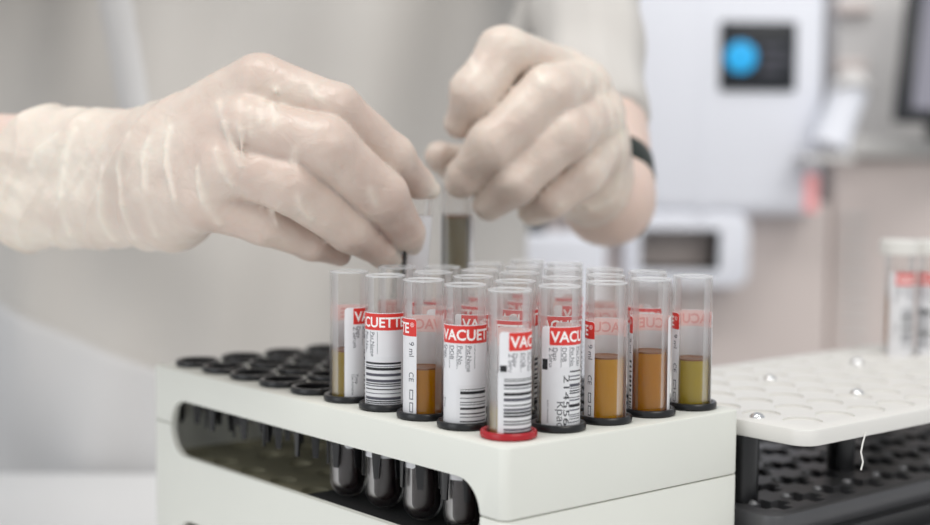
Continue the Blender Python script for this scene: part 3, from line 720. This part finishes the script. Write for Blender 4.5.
# ------------------------------------------------------------------ the instruments behind, on their own bench
t = tag(empty('rear_bench', (0, 0, FLOOR_Z)), 'long pale bench carrying the blurred instruments at the back', 'bench')
BZ = -300.0
MB().box(-300, 1100, 930, 1700, BZ-FLOOR_Z-40, BZ-FLOOR_Z).build('benchtop', M_['bench'], t, 3)
MB().box(-280, 1080, 980, 1680, 0, BZ-FLOOR_Z-40).build('cupboard', M_['grey'], t, 3)
YB = 980.0
def rect(x0, y0, x1, y1, Y):
    a, b = at(x0, y0, Y), at(x1, y1, Y); return a[0], b[0], b[2], a[2]          # x0 x1 z0 z1
def pbox(name, m, parent, x0, y0, x1, y1, Y, depth, bevel=8, zmin=None):
    X0_, X1_, Z0_, Z1_ = rect(x0, y0, x1, y1, Y)
    if zmin is not None: Z0_ = zmin
    o = MB().box(X0_, X1_, Y, Y+depth, Z0_, Z1_).build(name, m, parent, bevel, 4); return o
an = tag(empty('analyser'), 'large white laboratory analyser with a dark control screen', 'machine')
pbox('upper_body', M_['analyser'], an, 560, -90, 822, 216, YB, 380, 14)
pbox('lower_body', M_['warm_grey'], an, 500, 200, 826, 420, YB+45, 330, 8, BZ)
X0_, X1_, Z0_, Z1_ = rect(626, 212, 748, 287, YB+5); HX0, HX1, HZ0, HZ1 = rect(640, 229, 719, 271, YB+5)
cut('loading_bay', solid([prism(round_rect(X0_, X1_, Z0_, Z1_, 16), YB+2, YB+120, 'y')], 2), [solid([prism(round_rect(HX0, HX1, HZ0, HZ1, 4), YB-20, YB+90, 'y')])], M_['analyser'], an)
MB().box(HX0-1, HX1+1, YB+70, YB+89, HZ0-1, HZ1+1).build('bay_shutter', M_['matt_black'], an)
MB().box(HX0-1, HX0+1.5, YB+8, YB+72, HZ0, HZ1).box(HX1-1.5, HX1+1, YB+8, YB+72, HZ0, HZ1).box(HX0, HX1, YB+8, YB+72, HZ1-1.5, HZ1+1).box(HX0, HX1, YB+8, YB+72, HZ0-1, HZ0+1.5).build('bay_lining', M_['matt_black'], an)
s = pbox('control_screen', M_['screen'], an, 721, 21, 796, 91, YB-4, 12, 3)
c = at(741, 57, YB-5)
v, f = prism(cyl_poly(c[0], c[2], 16.0, 32), YB-5.5, YB-3.5, 'y'); MB().add(v, f).build('status_disc', M_['blue'], s, .4)
for k, (y0, w) in enumerate(((48, 22), (60, 30), (71, 18))):
    a = at(762, y0, YB-5); MB().box(a[0], a[0]+w, YB-5.2, YB-3.6, a[2]-3, a[2]+3).build('display_line', M_['grey_ink'], s)
pbox('seam_trim', M_['analyser'], an, 704, -80, 706.5, 214, YB-1, 4, .5)
pbox('indicator_light', M_['glow_red'], an, 806, 174, 818, 212, YB-3, 10, 2)
tr = tag(empty('instrument_tray'), 'bright white tray behind the gloved hand with a wristwatch', 'tray')
pbox('tray_body', M_['analyser'], tr, 500, 234, 606, 300, YB-70, 66, 6, BZ)
pbox('black_latch', M_['black'], tr, 518, 216, 546, 236, YB-50, 20, 5)

cb = tag(empty('cabinet_unit'), 'grey instrument cabinet between the analyser and the monitor', 'cabinet')
pbox('cabinet_body', M_['grey'], cb, 838, -90, 990, 142, YB+110, 260, 8, BZ)
for x0, y0, x1, y1 in ((836, 2, 872, 14), (836, 60, 868, 72)): pbox('handle', M_['warm_grey'], cb, x0, y0, x1, y1, YB+98, 14, 4)
pbox('ledge', M_['bench'], cb, 832, 138, 985, 158, YB+40, 90, 4)
pbox('lower_panel', M_['warm_grey'], cb, 834, 158, 985, 420, YB+60, 60, 4, BZ)
for k in range(9): pbox('vent_slat', M_['grey'], cb, 840, 215+k*15, 868, 220+k*15, YB+57, 5, 1)
mo = tag(empty('monitor'), 'dark framed monitor leaning at the edge of the picture', 'monitor')
a = [at(914, -30, YB+20), at(990, -30, YB+20), at(985, 126, YB-10), at(897, 122, YB-10)]
def slab(q, d0, d1):
    v = [(x, y+d0, z) for x, y, z in q]+[(x, y+d1, z) for x, y, z in q]
    return MB().add(v, [(0, 1, 2, 3), (7, 6, 5, 4), (0, 4, 5, 1), (1, 5, 6, 2), (2, 6, 7, 3), (3, 7, 4, 0)])
slab(a, 0, 22).build('frame', M_['screen'], mo, 3)
b = [at(926, -22, YB+16), at(985, -22, YB+16), at(980, 112, YB-12), at(912, 109, YB-12)]; slab(b, -1, 6).build('screen', M_['mon'], mo)
q = at(940, 120, YB+30); MB().box(q[0]-15, q[0]+15, YB+12, YB+34, at(940, 140, YB+40)[2]+1, q[2]+40).build('stand', M_['screen'], mo, 2)
sc = tag(empty('handheld_scanner'), 'white handheld scanner standing on a small shelf at the side of the analyser', 'scanner')
g0, g1 = at(829, 146, YB-32), at(850, 88, YB-26)
sh_ = pbox('holder_shelf', M_['grey'], an, 806, 155, 854, 163, YB-56, 54, 2)
MB().tube([g0, g0*.75+g1*.25, g0*.5+g1*.5, g1], [20, 19, 18, 19], 20).build('grip', M_['analyser'], sc)
MB().tube([g1-(0, 8, 6), g1+(0, 2, 10)], [20, 16], 20).build('head', M_['grey'], sc)

# ------------------------------------------------------------------ light: the room's white ceiling and lamp, a window, and added fill lamps
w = bpy.data.worlds.new('room_light'); scn.world = w; w.use_nodes = True
bg = w.node_tree.nodes['Background']; bg.inputs[0].default_value = (.93, .96, 1.0, 1); bg.inputs[1].default_value = .64
def lamp(name, loc, target, size, power, color=(1, 1, 1)):
    l = bpy.data.lights.new(name, 'AREA'); l.shape = 'RECTANGLE'; l.size, l.size_y = size; l.energy = power; l.color = color
    o = bpy.data.objects.new(name, l); col.objects.link(o); o.location = loc
    o.rotation_euler = (Vector(target)-Vector(loc)).to_track_quat('-Z', 'Y').to_euler(); return o
lamp('ceiling_and_fill_lamp', (-.4, -.3, 1.75), (-.4, -.3, 0), (1.2, .6), 17, (1, .98, .95))
lamp('ceiling_and_fill_lamp', (1.0, .25, 1.75), (.42, 1.0, .05), (1.2, .6), 1.8, (1, .99, .97)).data.spread = R(50)  # added narrow fill, brightens the analyser front
lamp('window_light', (-2.2, -1.6, .9), (0, .1, .05), (1.6, 1.4), 13, (.95, .98, 1))
lamp('ceiling_and_fill_lamp', (1.1, -1.7, 1.5), (0, .1, 0), (1.4, .8), 17, (1, .955, .89))  # added warm fill from the right front, lifts the camera-facing sides
v = scn.view_settings; v.view_transform = 'Standard'; v.look = 'None'; v.gamma = 1; v.exposure = -0.06; v.use_curve_mapping = False
scn.cycles.transparent_max_bounces = 48; scn.cycles.max_bounces = 10; scn.cycles.use_denoising = True
